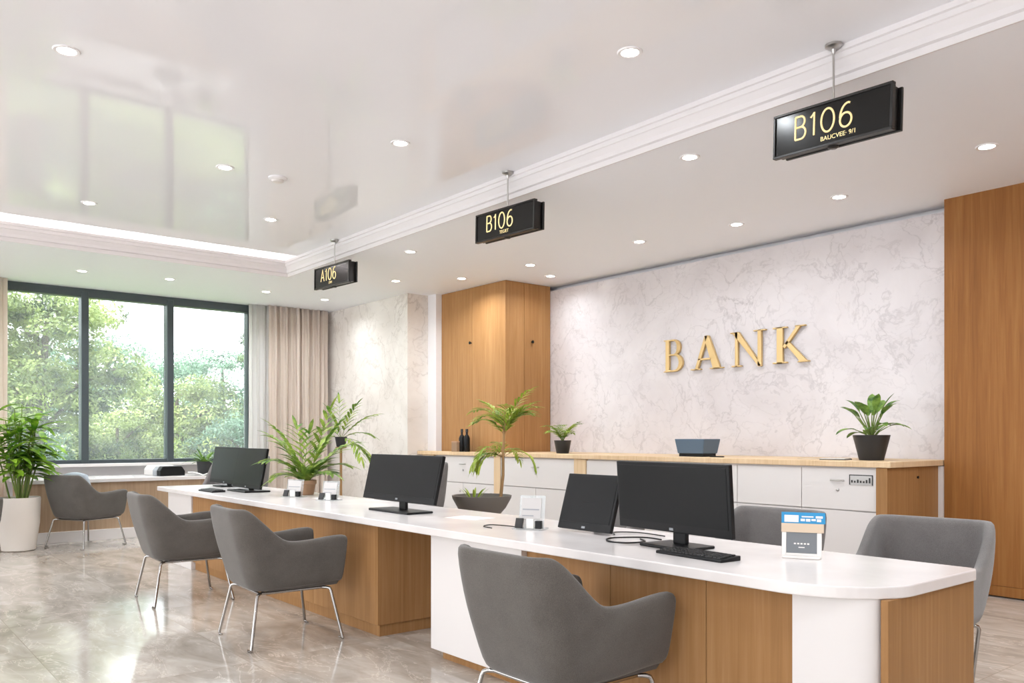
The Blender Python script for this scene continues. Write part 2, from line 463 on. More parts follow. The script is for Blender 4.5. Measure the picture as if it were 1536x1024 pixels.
def stroke_text(txt, h, r):
    mb = MB(); x = 0
    for ch in txt:
        wd, strokes = GLYPH[ch]
        for st in strokes:
            mb.tube([((x+px*h), -.0005, py*h) for px, py in st], r, 8)
        x += (wd+.16)*h
    return mb, x-.16*h
def font_mesh(txt, size):
    cu = bpy.data.curves.new('t', 'FONT'); cu.body = txt; cu.size = size; cu.extrude = .0008
    o = bpy.data.objects.new('t', cu); COL.objects.link(o)
    dg = bpy.context.evaluated_depsgraph_get(); me = bpy.data.meshes.new_from_object(o.evaluated_get(dg))
    bpy.data.objects.remove(o); return me
def make_sign(loc, wd, ht, zc, txt, small, label, th, tilt, ssz):
    t = empty('hanging_sign', loc, 0, label, 'sign', 'number signs hanging from the ceiling')
    top = loc[2]
    def P(mb, nm, mt, par=t, **k):
        o = mb.build(nm, mt, par, **k); return o
    P(MB().lathe([(.045,0),(.045,-.012),(.03,-.022),(.012,-.026),(.008,-.05)], 20), 'ceiling_mount', M['steel'], smooth=40)
    z0, z1 = zc-top-ht/2, zc-top+ht/2
    P(MB().tube([(0,0,-.02),(0,0,z1+.005)], .006, 10), 'rod', M['steel'], smooth=60)
    Mt = Matrix.Translation((0,0,zc-top)) @ Matrix.Rotation(R(tilt), 4, 'Y')
    dp = .045
    case = P(MB().box(-wd/2+.012,-.02,-ht/2+.012, wd/2-.012,dp-.006,ht/2-.012, Mt), 'case', M['sign_black'], bevel=.004)
    P(MB().box(-wd/2+.03,dp-.006,-ht/2+.006, wd/2+.008,dp+.012,ht/2-.012, Mt), 'back_cover', M['sign_black'], bevel=.004)
    fb = MB(); f = .014
    fb.box(-wd/2,-.045,ht/2-f, wd/2,-.012,ht/2, Mt); fb.box(-wd/2,-.045,-ht/2, wd/2,-.012,-ht/2+f, Mt)
    fb.box(-wd/2,-.045,-ht/2+f, -wd/2+f,-.012,ht/2-f, Mt); fb.box(wd/2-f,-.045,-ht/2+f, wd/2,-.012,ht/2-f, Mt)
    P(fb, 'frame', M['sign_black'], bevel=.003)
    face = P(MB().box(-wd/2+f,-.036,-ht/2+f, wd/2-f,-.02,ht/2-f, Mt), 'face_panel', M['sign_face'])
    P(MB().lathe([(.02,-.008),(.03,0),(.03,.005)], 16, (.0,0,-ht/2-.002), Mt), 'bottom_clip', M['sign_black'], smooth=40)
    mb, tw = stroke_text(txt, th, th*.045)
    off = Matrix.Translation((-wd*.31, -.036, -ht*.18))
    mb2 = MB(); mb2.add(mb.v, mb.f, Mt @ off)
    P(mb2, 'lettering', M['gold_paint'], face, smooth=60)
    me = font_mesh(small, ssz); me.transform(Mt @ Matrix.Translation((-wd*.08, -.0365, -ht*.36)) @ Matrix.Rotation(R(90),4,'X'))
    me.materials.clear(); me.materials.append(M['gold_paint'])
    so_ = bpy.data.objects.new('small_lettering', me); COL.objects.link(so_); so_.parent = face
    return t
make_sign((-2.395,4.2,H2), .69, .243, 2.94, 'B106', 'BAUCVEE\u00b7 9/1', 'black B106 sign, largest and nearest of the three hanging ceiling signs', .125, 1.5, .034)
make_sign((-5.2,4.2,H2), .75, .233, 2.965, 'B106', 'TEG/ET', 'black B106 sign, the middle one of the three hanging ceiling signs', .125, 1.5, .036)
make_sign((-8.17,4.2,H2), .80, .233, 2.985, 'A106', 'UWI', 'black A106 sign, smallest and farthest of the three hanging ceiling signs', .125, 1.5, .04)

# ---------------------------------------------------------------- BANK letters
LH = .355
def letter(name, x, polys, wd, label):
    mb = MB()
    Mx = Matrix.Translation((x, 7.185, 1.965)) @ Matrix.Rotation(R(90), 4, 'X')
    for p in polys:
        mb.prism([(a*wd, b*LH) for a, b in p], -.012, .022, Mx)
    o = mb.build('sign_letter', M['gold'], bevel=.003)
    return tag(o, label, 'letter', 'gold letters on the marble wall')
def ring(cx, cy, ro, ho, ri, hi, a0, a1, n=16, sx=0):
    out = [(cx+ro*math.cos(R(a0+(a1-a0)*i/n)), cy+ho*math.sin(R(a0+(a1-a0)*i/n))) for i in range(n+1)]
    inn = [(cx-sx+ri*math.cos(R(a0+(a1-a0)*i/n)), cy+hi*math.sin(R(a0+(a1-a0)*i/n))) for i in range(n+1)]
    return [[out[i], out[i+1], inn[i+1], inn[i]] for i in range(n)]
B = [[(.12,0),(.30,0),(.30,1),(.12,1)], [(0,0),(.12,0),(.12,.05),(.04,.03)], [(0,1),(.12,1),(.12,.95),(.04,.97)],
     [(.30,.95),(.55,.95),(.55,1),(.30,1)], [(.30,.50),(.58,.50),(.58,.55),(.30,.55)], [(.30,0),(.58,0),(.58,.055),(.30,.055)]]
B += ring(.55,.75,.33,.25,.15,.20,90,-90) + ring(.58,.275,.42,.275,.22,.22,90,-90)
A = [[(.44,1),(.54,1),(.22,.0),(.13,.0)], [(.44,1),(.56,1),(.92,0),(.70,0),(.47,.78)], [(.22,.28),(.66,.28),(.64,.335),(.24,.335)],
     [(0,0),(.32,0),(.32,.035),(0,.035)], [(.60,0),(1,0),(1,.035),(.60,.035)]]
Nn = [[(.14,0),(.22,0),(.22,1),(.14,1)], [(.04,1),(.24,1),(.88,0),(.84,-.04),(.80,-.02)], [(.78,-.03),(.88,-.03),(.88,1),(.78,1)],
     [(.04,0),(.32,0),(.32,.04),(.04,.04)], [(.0,.965),(.22,.965),(.2,1),(0,1)], [(.66,.965),(1,.965),(1,1),(.66,1)]]
K = [[(.12,0),(.30,0),(.30,1),(.12,1)], [(0,0),(.42,0),(.42,.04),(0,.04)], [(0,.96),(.42,.96),(.42,1),(0,1)],
     [(.30,.46),(.36,.40),(.84,1),(.72,1)], [(.36,.54),(.44,.62),(1.0,.03),(.80,.02)], [(.66,.965),(.95,.965),(.95,1),(.66,1)], [(.72,0),(1.06,0),(1.06,.035),(.76,.035)]]
letter('letter_B', -6.12, B, .27, 'gold serif letter B on the marble wall')
letter('letter_A', -5.74, A, .42, 'gold serif letter A on the marble wall')
letter('letter_N', -5.23, Nn, .42, 'gold serif letter N on the marble wall')
letter('letter_K', -4.73, K, .37, 'gold serif letter K on the marble wall')

# ---------------------------------------------------------------- curtains
def curtain(y0, y1, x, z0, z1, waves, amp, name, mt, label, seed):
    rng = random.Random(seed); n = int(waves*14)
    ph = [rng.uniform(-.5,.5) for _ in range(int(waves)+3)]
    rows = []
    for k in range(13):
        z = z0 + (z1-z0)*k/12; row = []
        for i in range(n+1):
            u = i/n; j = u*waves
            p = ph[int(j)]*(1-(j%1)) + ph[int(j)+1]*(j % 1)
            a = amp*(.7+.5*math.sin(3.1*j+seed))*(1.0 if k < 12 else .8)
            row.append((x + a*math.sin(2*math.pi*(j+.25*p)) + .006*math.sin(5*z+j), y0+(y1-y0)*u + .012*math.sin(4*math.pi*j+.6*z), z))
        rows.append(row)
    o = MB().grid(rows).build(name, mt, smooth=180)
    md = o.modifiers.new('Solidify', 'SOLIDIFY'); md.thickness = .004
    return tag(o, label, 'curtain')
curtain(4.98, 5.93, -11.78, .03, H1-.002, 11, .042, 'curtain', M['curtain'], 'pleated beige linen curtain between the window and the grey marble', 3)
curtain(4.70, 5.02, -11.84, .03, H1-.002, 3, .03, 'curtain', M['sheer'], 'narrow white sheer curtain at the right edge of the window', 5)
curtain(.75, 1.655, -11.78, .03, H1-.002, 9, .042, 'curtain', M['curtain'], 'pleated curtain at the far left edge of the photo beside the window', 8)

# ---------------------------------------------------------------- tall wood cabinet (in front of the wall, reaching the ceiling)
tc = empty('tall_cabinet', (-8.72,6.45,0), 0, 'tall warm oak cabinet from floor to ceiling beside the marble wall', 'cabinet')
x0, x1, yb = -9.42+8.72, -8.03+8.72, YN-6.45-.01
MB().box(x0, .02, 0, x1-.02, yb-.0, H1-.003).build('carcass', M['wood_col'], tc)
MB().box(x0, 0, .06, x0+.70-.002, .02, H1-.004).build('door', M['wood_col'], tc)
MB().box(x0+.70+.002, 0, .06, x1-.0, .02, H1-.004).build('door', M['wood_col'], tc)
MB().box(x1-.02, .021, .06, x1, .30, H1-.004).build('side_panel', M['wood_col'], tc)
MB().box(x1-.02, .304, .06, x1, yb, H1-.004).build('side_panel', M['wood_col'], tc)
k = MB().lathe([(.006,0),(.006,.02),(.018,.024),(.02,.034),(.012,.04),(.0001,.041)], 16, M=Matrix.Translation((x0+.685,0,2.47)) @ Matrix.Rotation(R(90),4,'X')).build('knob', M['black'], tc, smooth=40)
MB().lathe([(.006,0),(.006,.02),(.018,.024),(.02,.034),(.012,.04),(.0001,.041)], 16, M=Matrix.Translation((x1,.42,2.45)) @ Matrix.Rotation(R(90),4,'Y')).build('knob', M['black'], tc, smooth=40)

# ---------------------------------------------------------------- back counter
CY, CT = 6.2, 1.06
ct = MB().box(-9.6, CY-.03, CT-.045, -3.06, 6.355, CT)
ct.box(-8.01, 6.355, CT-.045, -3.06, YN-.002, CT)
cto = ct.build('counter_worktop', M['wood_pale'], bevel=.004)
tag(cto, 'long pale oak counter top along the marble wall', 'counter')
def cab(x0, x1, lab, drawers=1, handle=True, grille=False):
    t = empty('base_cabinet', ((x0+x1)/2, CY, 0), 0, lab, 'cabinet', 'white cabinets under the back counter')
    wd = (x1-x0)/2
    back = .14 if (x0+x1)/2 < -8.05 else .9
    MB().box(-wd+.001,.022,.09, wd-.001,back,CT-.047).build('carcass', M['white_gloss'], t)
    MB().box(-wd,.05,0, wd,.14,.09).build('plinth', M['grey_plastic'], t)
    d = MB().box(-wd+.003,0,.675, wd-.003,.02,1.0).build('drawer', M['white_gloss'], t, bevel=.002)
    if handle:
        MB().tube([(-.05,0,.905),(-.05,-.025,.905),(.05,-.025,.905),(.05,0,.905)], .006, 8).build('handle', M['steel'], d, smooth=60)
        MB().lathe([(.012,0),(.012,.006),(.0001,.007)], 14, M=Matrix.Translation((0,0,.83)) @ Matrix.Rotation(R(90),4,'X')).build('lock', M['steel'], d, smooth=40)
    if grille:
        g = MB().box(.1,-.005,.875, .29,0,.955).build('plate', M['steel'], d)
        gb = MB(); rng = random.Random(4)
        gb.box(.1,-.008,.875,.106,-.005,.955); gb.box(.1,-.008,.948,.29,-.005,.955); gb.box(.284,-.008,.875,.29,-.005,.955)
        for i in range(7):
            xx = .115+i*.024; gb.box(xx,-.007,.892,xx+.013,-.005,.905+rng.random()*.03)
        gb.build('plate_marks', M['keys'], d)
    n = 2 if x1-x0 > .9 else 1
    for i in range(n):
        a, b2 = -wd+i*2*wd/n, -wd+(i+1)*2*wd/n
        dd = MB().box(a+.003,0,.1, b2-.003,.02,.665).build('door', M['white_gloss'], t, bevel=.002)
        MB().lathe([(.009,0),(.012,.012),(.0001,.014)], 12, M=Matrix.Translation((b2-.06,0,.56)) @ Matrix.Rotation(R(90),4,'X')).build('knob', M['steel'], dd, smooth=40)
cab(-3.82,-3.18,'white cabinet at the right end of the back counter, metal plate on its drawer', grille=True)
cab(-4.45,-3.82,'white cabinet second from the right end of the back counter', handle=False)
cab(-5.08,-4.45,'white cabinet behind the large near monitor, third from the right end of the counter', handle=False)
cab(-5.72,-5.08,'white cabinet fourth from the right end, left of the large near monitor', handle=False)
cab(-6.35,-5.72,'white cabinet just right of the wood divider in the back counter', handle=False)
cab(-7.81,-6.53,'wide white cabinet between the two wood dividers below the small potted plant')
cab(-9.22,-7.93,'wide white cabinet at the far left of the back counter below the dark bottles')
def upright(x0, x1, back, lab):
    o = MB().box(x0, CY-.012, 0, x1, back, CT-.047).build('counter_divider', M['wood_pale'], bevel=.003)
    tag(o, lab, 'panel', 'wood dividers of the back counter')
ep = empty('counter_end_panel', (-3.135,CY,0), 0, 'oak end panel closing the right end of the back counter', 'panel')
MB().box(-.043,-.02,0, .045,.49,CT-.047).build('front_board', M['wood_desk'], ep, bevel=.003)
MB().box(-.043,.494,0, .045,.848,CT-.047).build('rear_board', M['wood_desk'], ep, bevel=.003)
MB().lathe([(.009,0),(.011,.01),(.0001,.012)], 12, M=Matrix.Translation((.045,.47,.93)) @ Matrix.Rotation(R(90),4,'Y')).build('knob', M['black'], ep, smooth=40)
upright(-6.53,-6.35,6.9,'wood divider in the back counter just left of the leaning monitor')
upright(-7.93,-7.81,6.9,'wood divider in the back counter behind the palm tree stem')
upright(-9.5,-9.22,6.34,'wood upright at the far left end of the back counter')

# ---------------------------------------------------------------- long service desk
DT, DB = .75, .708
poly = [(-8.8,2.55)]
cx, cy, r = -1.33-.36, 2.55+.30, 1
poly += [(cx+.36*math.cos(R(a)), cy+.30*math.sin(R(a))) for a in range(-90,1,6)]
poly += [(-1.33+.0,3.345),(-1.34,3.37),(-1.365,3.38),(-8.8,3.38)]
wt = MB().prism(poly, DB, DT).build('desk_worktop', M['worktop'], bevel=.005)
tag(wt, 'long white worktop with rounded near corner on the service desk', 'worktop')
def pedestal(name, label): return empty(name, (0,0,0), 0, label, 'desk')
# near pedestal: white leg, oak front, white rounded corner, oak end
pd = empty('desk_pedestal', (-2.65,2.9,0), 0, 'near desk pedestal with white end leg, oak front and white rounded corner', 'desk')
o = (-2.65,2.9)
def bx(x0,y0,z0,x1,y1,z1): return MB().box(x0-o[0],y0-o[1],z0,x1-o[0],y1-o[1],z1)
bx(-3.95,2.63,.055,-3.15,3.26,DB).build('white_leg', M['white_gloss'], pd, bevel=.003)
bx(-3.90,2.68,0,-3.2,3.2,.055).build('plinth', M['wood_desk'], pd)
for a, b2 in ((-3.149,-2.58),(-2.577,-2.06),(-2.057,-1.651)):
    bx(a,2.665,.0,b2,2.69,DB).build('front_panel', M['wood_desk'], pd, bevel=.001, seg=1)
pl = [(-1.65,2.62)] + [(-1.65+.27*math.sin(R(a)), 2.62+.10*(1-math.cos(R(a)))) for a in range(6,91,6)] + [(-1.38,2.76),(-1.65,2.76)]
MB().prism([(a-o[0],b2-o[1]) for a, b2 in pl], 0, DB).build('corner_panel', M['white_gloss'], pd, smooth=40)
bx(-1.372,2.70,0,-1.346,3.365,DB).build('end_panel', M['wood_desk'], pd, bevel=.002)
# far pedestal
o = (-6.6,2.95)
pf = empty('desk_pedestal', (o[0],o[1],0), 0, 'far desk pedestal, long oak cabinet ending in a white leg', 'desk')
for a, b2 in ((-7.98,-6.75),(-6.747,-5.45),(-5.447,-4.575)):
    bx(a,2.635,.075,b2,2.66,DB).build('front_panel', M['wood_desk'], pf, bevel=.001, seg=1)
bx(-7.98,2.661,.075,-4.576,3.25,DB).build('carcass', M['wood_desk'], pf)
bx(-4.575,2.635,.075,-4.55,3.25,DB).build('side_panel', M['wood_desk'], pf, bevel=.001, seg=1)
bx(-7.98,2.66,0,-4.57,3.2,.075).build('plinth', M['wood_desk'], pf)
bx(-8.67,2.62,.0,-7.985,3.25,DB).build('white_leg', M['white_gloss'], pf, bevel=.003)

# ---------------------------------------------------------------- chairs
def make_chair(fab, W=.294, D=.30, TOP=.83, ARM=.625, name='tub_chair', splay=1.0):
    root = empty(name); tag(root, 'x', 'chair')
    yb, yf, rc = -.31, .33, .125
    pts = []
    def arcp(cx, cy, a0, a1, n): return [(cx+rc*math.cos(R(a0+(a1-a0)*i/n)), cy+rc*math.sin(R(a0+(a1-a0)*i/n)), math.cos(R(a0+(a1-a0)*i/n)), math.sin(R(a0+(a1-a0)*i/n))) for i in range(n+1)]
    side = [(W, yf, 1, 0), (W, yf-.012, 1, 0), (W, yf-.035, 1, 0)] + [(W, yf-(yf-(yb+rc))*i/10, 1, 0) for i in range(1,10)]
    pts = side + arcp(W-rc, yb+rc, 0, -90, 8)
    pts += [((W-rc)*(1-2*i/6), yb, 0, -1) for i in range(1,6)]
    left = [(-x, y, -nx, ny) for x, y, nx, ny in (side + arcp(W-rc, yb+rc, 0, -90, 8))][::-1]
    pts += left
    def ss(t): t = max(0, min(1, t)); return t*t*(3-2*t)
    rows = []
    T = .055
    for x, y, nx, ny in pts:
        back = ss((-.055-y)/.20)                       # 0 on the arms, 1 at the back
        front = ss((y-(yf-.04))/.04)
        zt = ARM + (TOP-ARM)*back + .02*ss((y-.02)/.25) - .012*front
        zb = .335 + .016*ss((y-.0)/.28)
        row = []
        def put(z, off):
            k = (z-.33)/(ARM-.33); s = .83 + .17*min(1, max(0, k))**.6
            rec = -.075*back*max(0, (z-.42)/(TOP-.42))
            px, py = x*s + nx*off, (y*s if y < 0 else y*(.93+.07*min(1,k))) + ny*off + rec
            row.append((px, py, z))
        put(zb, -.05); put(zb, -.012); put(zb+.035, 0)
        for f in (.25,.5,.75): put(zb+.035+(zt-zb-.06)*f, 0)
        put(zt-.02, 0); put(zt, -.014); put(zt, -T+.014); put(zt-.02, -T)
        for f in (.7,.4): put(.43+(zt-.45)*f, -T)
        put(.42, -T); put(zb+.02, -T-.01)
        rows.append(row)
    mb = MB(); mb.grid(rows, close_v=True)
    n = len(rows[0])
    mb.f.append(tuple(range(n))); mb.f.append(tuple(range((len(rows)-1)*n, len(rows)*n))[::-1])
    mb.build('shell', fab, root, smooth=180, sub=1, fix=True)
    # seat cushion and bottom pan in one upholstered seat
    sp = [(p[0]*.80, (p[1]*.80 if p[1] < 0 else p[1]*.86)) for p in pts]
    sb = MB(); rr = []
    for z, s in ((.326,.86),(.332,.95),(.36,1.0),(.44,1.0),(.462,.97),(.468,.85)):
        rr.append([(x*s, y*s+.01, z) for x, y in sp])
    sb.grid(rr, close_v=True); m_ = len(sp)
    sb.f.append(tuple(range(m_))[::-1]); sb.f.append(tuple(range(5*m_, 6*m_)))
    sb.build('seat', fab, root, smooth=50, fix=True)
    fr = MB(); fr.tube([(-.2,-.2,.318),(.2,-.2,.318)], .009, 8); fr.tube([(-.2,.2,.318),(.2,.2,.318)], .009, 8)
    fr.tube([(-.2,-.2,.318),(-.2,.2,.318)], .009, 8); fr.tube([(.2,-.2,.318),(.2,.2,.318)], .009, 8)
    fr.build('seat_frame', M['chrome'], root, smooth=60)
    for sx in (-1, 1):
        for sy in (-1, 1):
            a = Vector((sx*.17, sy*.17, .318)); b2 = Vector((sx*.225, sy*.215, .318)); c = Vector((sx*.243, sy*.232, .30)); d = Vector((sx*.30*splay, sy*.285*splay, .012))
            lg = MB().tube([a, b2, b2.lerp(c,.5)+Vector((sx*.004,sy*.004,.004)), c, d], .0095, 10).build('leg', M['chrome'], root, smooth=60)
            MB().tube([d+Vector((0,0,.006)), d+Vector((0,0,-.004)), d+Vector((-sx*.03,sy*.008,-.005)), d+Vector((-sx*.055,0,-.005))], [.01,.009,.006,.005], 8).build('foot', M['chrome'], lg, smooth=60)
    return root
G1 = 'grey tub chairs on the customer side'
cp = make_chair(M['fabric'])
cust = [
 (-2.42,2.25,0,'grey tub chair nearest to the camera at the near end of the desk'),
 (-4.97,2.18,-3,'grey tub chair second nearest, in front of the oak far pedestal'),
 (-6.62,2.12,-3,'grey tub chair third from the camera, partly behind the second one'),
 (-10.48,2.26,28,'grey tub chair by the window desk beside the white floor planter'),
 (-10.02,.98,10,'grey tub chair cut off at the left edge of the photo'),
]
for i, (x, y, rz, lab) in enumerate(cust): place(cp, i == 0, (x,y,0), rz, lab, G1)
G2 = 'grey chairs on the staff side'
cs = make_chair(M['fabric_light'], W=.312, splay=.72)
staff = [
 (-1.945,4.13,187,'grey chair on the staff side behind the rounded end of the desk'),
 (-2.80,4.02,182,'grey chair on the staff side behind the blue topped display stand'),
 (-3.92,3.78,184,'grey chair on the staff side half hidden behind the leaning monitor without a stand'),
]
for i, (x, y, rz, lab) in enumerate(staff): place(cs, i == 0, (x,y,0), rz, lab, G2)
ch = make_chair(M['fabric_light'], W=.43, TOP=1.03, ARM=.66, name='high_back_chair')
for i, (x, y, rz, lab) in enumerate([(-6.40,3.84,180,'high backed grey chair behind the wide middle monitor'), (-9.55,3.50,205,'high backed grey chair behind the far pair of monitors')]):
    place(ch, i == 0, (x,y,0), rz, lab, G2)

# a soft cushion resting in the chair by the window desk
rows = []
for i in range(13):
    u = i/12*2-1; row = []
    for j in range(24):
        a_ = 2*math.pi*j/24; ca, sa = math.cos(a_), math.sin(a_)
        k_ = (max(0, 1-u*u))**.5
        sq = 1/max(abs(ca), abs(sa))**.55
        row.append((.20*k_**.55*ca*sq, .065*u, .19*k_**.55*sa*sq))
    rows.append(row)
cu_ = MB().grid(rows, close_v=True).build('cushion', mat('pale_blue_grey_cloth', (170,178,186), .9, spec=.1), smooth=180, fix=True)
cu_.location = (-10.43,2.16,.665); cu_.rotation_euler = (R(12),0,R(28))
tag(cu_, 'pale blue grey cushion in the tub chair by the window desk', 'cushion')
# ---------------------------------------------------------------- monitors, keyboards
def monitor(loc, rz, wd, ht, zb, tilt, label, name='monitor', stand=True, base=(.16,.11), group=None, lean=False):
    t = empty(name, loc, rz, label, 'monitor', group)
    Mt = Matrix.Translation((0,0,zb)) @ Matrix.Rotation(R(-tilt), 4, 'X')
    bz = .016
    body = MB().box(-wd/2,-.012,0, wd/2,.012,ht, Mt); body.box(-wd*.32,.012,ht*.15, wd*.32,.04,ht*.8, Mt)
    bo = body.build('housing', M['black'], t, bevel=.004)
    MB().box(-wd/2+bz,-.0135,bz+.022, wd/2-bz,-.011,ht-bz, Mt).build('screen', M['screen'], t)
    MB().box(-.012,-.0140,.009, .012,-.0118,.020, Mt).build('badge', M['grey_plastic'], bo)
    if stand:
        sk = MB().prism([(-.055,0),(.055,0),(.038,.10),(-.038,.10)], .05, .075, Matrix.Translation((0,0,.0)) @ Matrix.Rotation(R(90),4,'X') @ Matrix.Translation((0,0,-.10)))
        sk = MB().box(-.04,.035,.012,.04,.06,zb+.1); sk.build('stand_neck', M['black'], t, bevel=.006)
        MB().box(-base[0],-base[1]+.02,0,base[0],base[1]+.02,.014).build('stand_base', M['black'], t, bevel=.006)
    if lean:
        MB().prism([(.03,.16),(.05,.16),(.16,0),(.13,0)], -.05,.05, Matrix.Rotation(R(90),4,'Z') @ Matrix.Rotation(R(90),4,'X')).build('kickstand', M['black'], t)
    return t
monitor((-2.46,2.95,DT), -5, .70, .315, .07, -4, 'largest black monitor with a keyboard at the near end of the desk', base=(.14,.10))
monitor((-3.13,3.04,DT), 0, .39, .30, .012, 17, 'smaller black monitor without a stand, leaning back beside the largest monitor', stand=False, lean=True)
monitor((-4.80,2.93,DT), 0, .90, .315, .07, 13, 'wide black monitor on a flat base in the middle of the desk', base=(.25,.10))
monitor((-7.47,2.95,DT), 0, .66, .37, .03, 11, 'right hand one of the two black monitors at the far end of the desk', base=(.22,.12))
monitor((-8.34,3.07,DT), 0, .80, .37, .03, 9, 'left hand one of the two black monitors at the far end of the desk', base=(.12,.10))
def keyboard(loc, rz, label, wd=.40, dp=.13):
    t = empty('keyboard', loc, rz, label, 'keyboard', 'black keyboards on the desk')
    MB().prism([(-dp/2,0),(dp/2,0),(dp/2,.02),(-dp/2,.012)], -wd/2, wd/2, Matrix.Rotation(R(90),4,'Z') @ Matrix.Rotation(R(90),4,'X')).build('body', M['black'], t, bevel=.003)
    kb = MB()
    for r_ in range(5):
        y = -dp/2+.014+r_*(dp-.024)/5; z = .012+(y+dp/2)/dp*.008
        for c_ in range(16):
            x = -wd/2+.012+c_*(wd-.024)/16
            kb.box(x,y,z, x+(wd-.024)/16-.004, y+(dp-.024)/5-.004, z+.006)
    kb.build('keys', M['keys'], t)
keyboard((-2.21,2.80,DT), -4, 'black keyboard in front of the largest near monitor', .36, .12)
keyboard((-7.66,2.70,DT), 0, 'black keyboard in front of the far pair of monitors', .36, .12)
def cable(pts, label, r=.004, mt='black'):
    o = MB().tube(pts, r, 6).build('cable', M[mt], smooth=60); tag(o, label, 'cable', 'loose cables on the desk')
def smooth_path(p, n=6):
    out = []
    for i in range(len(p)-1):
        p0, p1, p2, p3 = [Vector(p[max(0,min(len(p)-1,i+k))]) for k in (-1,0,1,2)]
        for j in range(n):
            t = j/n
            out.append(.5*((2*p1)+(p2-p0)*t+(2*p0-5*p1+4*p2-p3)*t*t+(3*p1-p0-3*p2+p3)*t**3))
    out.append(Vector(p[-1])); return out
z = DT+.005
cable(smooth_path([(-2.66,3.10,z),(-2.78,3.10,z),(-2.86,2.96,z),(-2.78,2.86,z),(-2.68,2.88,z),(-2.66,2.98,z),(-2.74,3.04,z)]), 'black looped cable on the desk beside the foot of the largest monitor')
cable(smooth_path([(-2.74,3.22,z),(-2.92,3.24,z),(-3.02,3.16,z),(-2.95,3.08,z)]), 'thin black cable beside the leaning monitor', .003)
cable(smooth_path([(-3.47,2.91,z),(-3.60,2.92,z),(-3.72,2.88,z),(-3.68,2.80,z),(-3.58,2.78,z)]), 'thin dark cable running from the clear leaflet holder', .003)

# ---------------------------------------------------------------- things on the desk
ds = empty('display_stand', (-1.91,3.10,DT), 28, 'small white display stand with a blue header card near the rounded desk end', 'display stand')
Mt = Matrix.Rotation(R(-6),4,'X')
MB().box(-.075,-.03,0,.075,.05,.012).build('base', M['card_white'], ds, bevel=.004)
fb = MB(); fb.box(-.078,-.006,.0,-.06,.010,.105,Mt); fb.box(.06,-.006,.0,.078,.010,.105,Mt); fb.box(-.06,-.006,0,.06,.010,.02,Mt)
fb.build('frame', M['card_white'], ds, bevel=.002)
MB().box(-.062,-.002,.02,.062,.006,.106,Mt).build('grey_card', M['card_grey'], ds)
MB().box(-.08,-.008,.105,.086,.012,.142,Mt).build('beige_band', M['card_beige'], ds, bevel=.001)
hc = MB().box(-.08,-.006,.142,.092,.010,.188,Mt).build('header_card', M['card_blue'], ds, bevel=.001)
hb = MB(); rng = random.Random(7)
hb.box(-.068,-.0075,.147,-.012,-.0055,.176,Mt)
for i in range(4):
    xx = -.004+i*.021; hb.box(xx,-.0075,.150+rng.random()*.006,xx+.017,-.0055,.162,Mt)
hb.box(.0,-.0075,.168,.046,-.0055,.173,Mt); hb.box(.055,-.0075,.165,.082,-.0055,.174,Mt)
hb.build('printed_shapes', M['card_white'], hc)
gb = MB()
for i in range(5): gb.box(-.03+i*.013,-.004,.056,-.022+i*.013,-.0015,.062,Mt)
gb.box(-.012,-.004,.042,.012,-.0015,.046,Mt)
gb.build('printed_marks', M['card_white'], bpy.data.objects['grey_card'])
def holder(loc, rz, label, wd, ht, kind):
    t = empty('leaflet_holder', loc, rz, label, 'leaflet holder', 'clear leaflet holders on the desk')
    Mt = Matrix.Rotation(R(-12),4,'X')
    MB().box(-wd/2-.02,-.05,0,wd/2+.01,.06,.008).build('base', M['acrylic' if kind else 'card_white'], t, bevel=.002)
    MB().box(-wd/2,.0,.006,wd/2,.004,ht,Mt).build('back_panel', M['acrylic'], t)
    cd = MB().box(-wd/2+.012,-.004,ht*.30,wd/2-.02,-.001,ht*.92,Mt).build('leaflet', M['card_pale'], t)
    lm = MB()
    lm.box(-wd/2+.02,-.0055,ht*.56,wd/2-.03,-.0035,ht*.60,Mt); lm.box(-wd/2+.02,-.0055,ht*.38,wd/2-.06,-.0035,ht*.41,Mt)
    lm.build('printed_lines', M['grey_plastic'], cd)
    MB().box(wd*.24,-.035,.008,wd*.24+.035,-.005,.05).build('dark_block', M['black'], t, bevel=.003)
    Md = Matrix.Translation((-wd*.36,-.03,.010)) @ Matrix.Rotation(R(-25),4,'X')
    MB().box(-.03,-.004,0,.015,.008,.055,Md).build('small_device', M['keys'], t, bevel=.003)
    MB().box(-wd*.1,-.030,.008,wd*.18,-.024,.06).build('front_pocket', M['card_white'], t, bevel=.001)
holder((-3.43,2.93,DT), 30, 'clear leaflet holder with white card behind the nearest tub chair', .145, .185, 1)
holder((-6.50,2.97,DT), 30, 'clear leaflet holder left of the clay plant pot', .16, .15, 1)
holder((-5.98,3.03,DT), 30, 'clear leaflet holder right of the clay plant pot', .15, .155, 1)
pp = MB().box(-.105,-.07,0,.105,.07,.0012)
pp = pp.build('paper_sheet', M['card_white']); pp.location = (-6.2,3.12,DT+.0005); pp.rotation_euler = (0,0,.3)
tag(pp, 'white sheet of paper on the desk beneath the right clear leaflet holder', 'paper')
pp = MB().box(-.13,-.09,0,.13,.09,.0012).build('paper_sheet', M['card_white']); pp.location = (-4.15,3.05,DT+.0005); pp.rotation_euler = (0,0,.2)
tag(pp, 'white sheet of paper on the desk right of the wide middle monitor', 'paper')

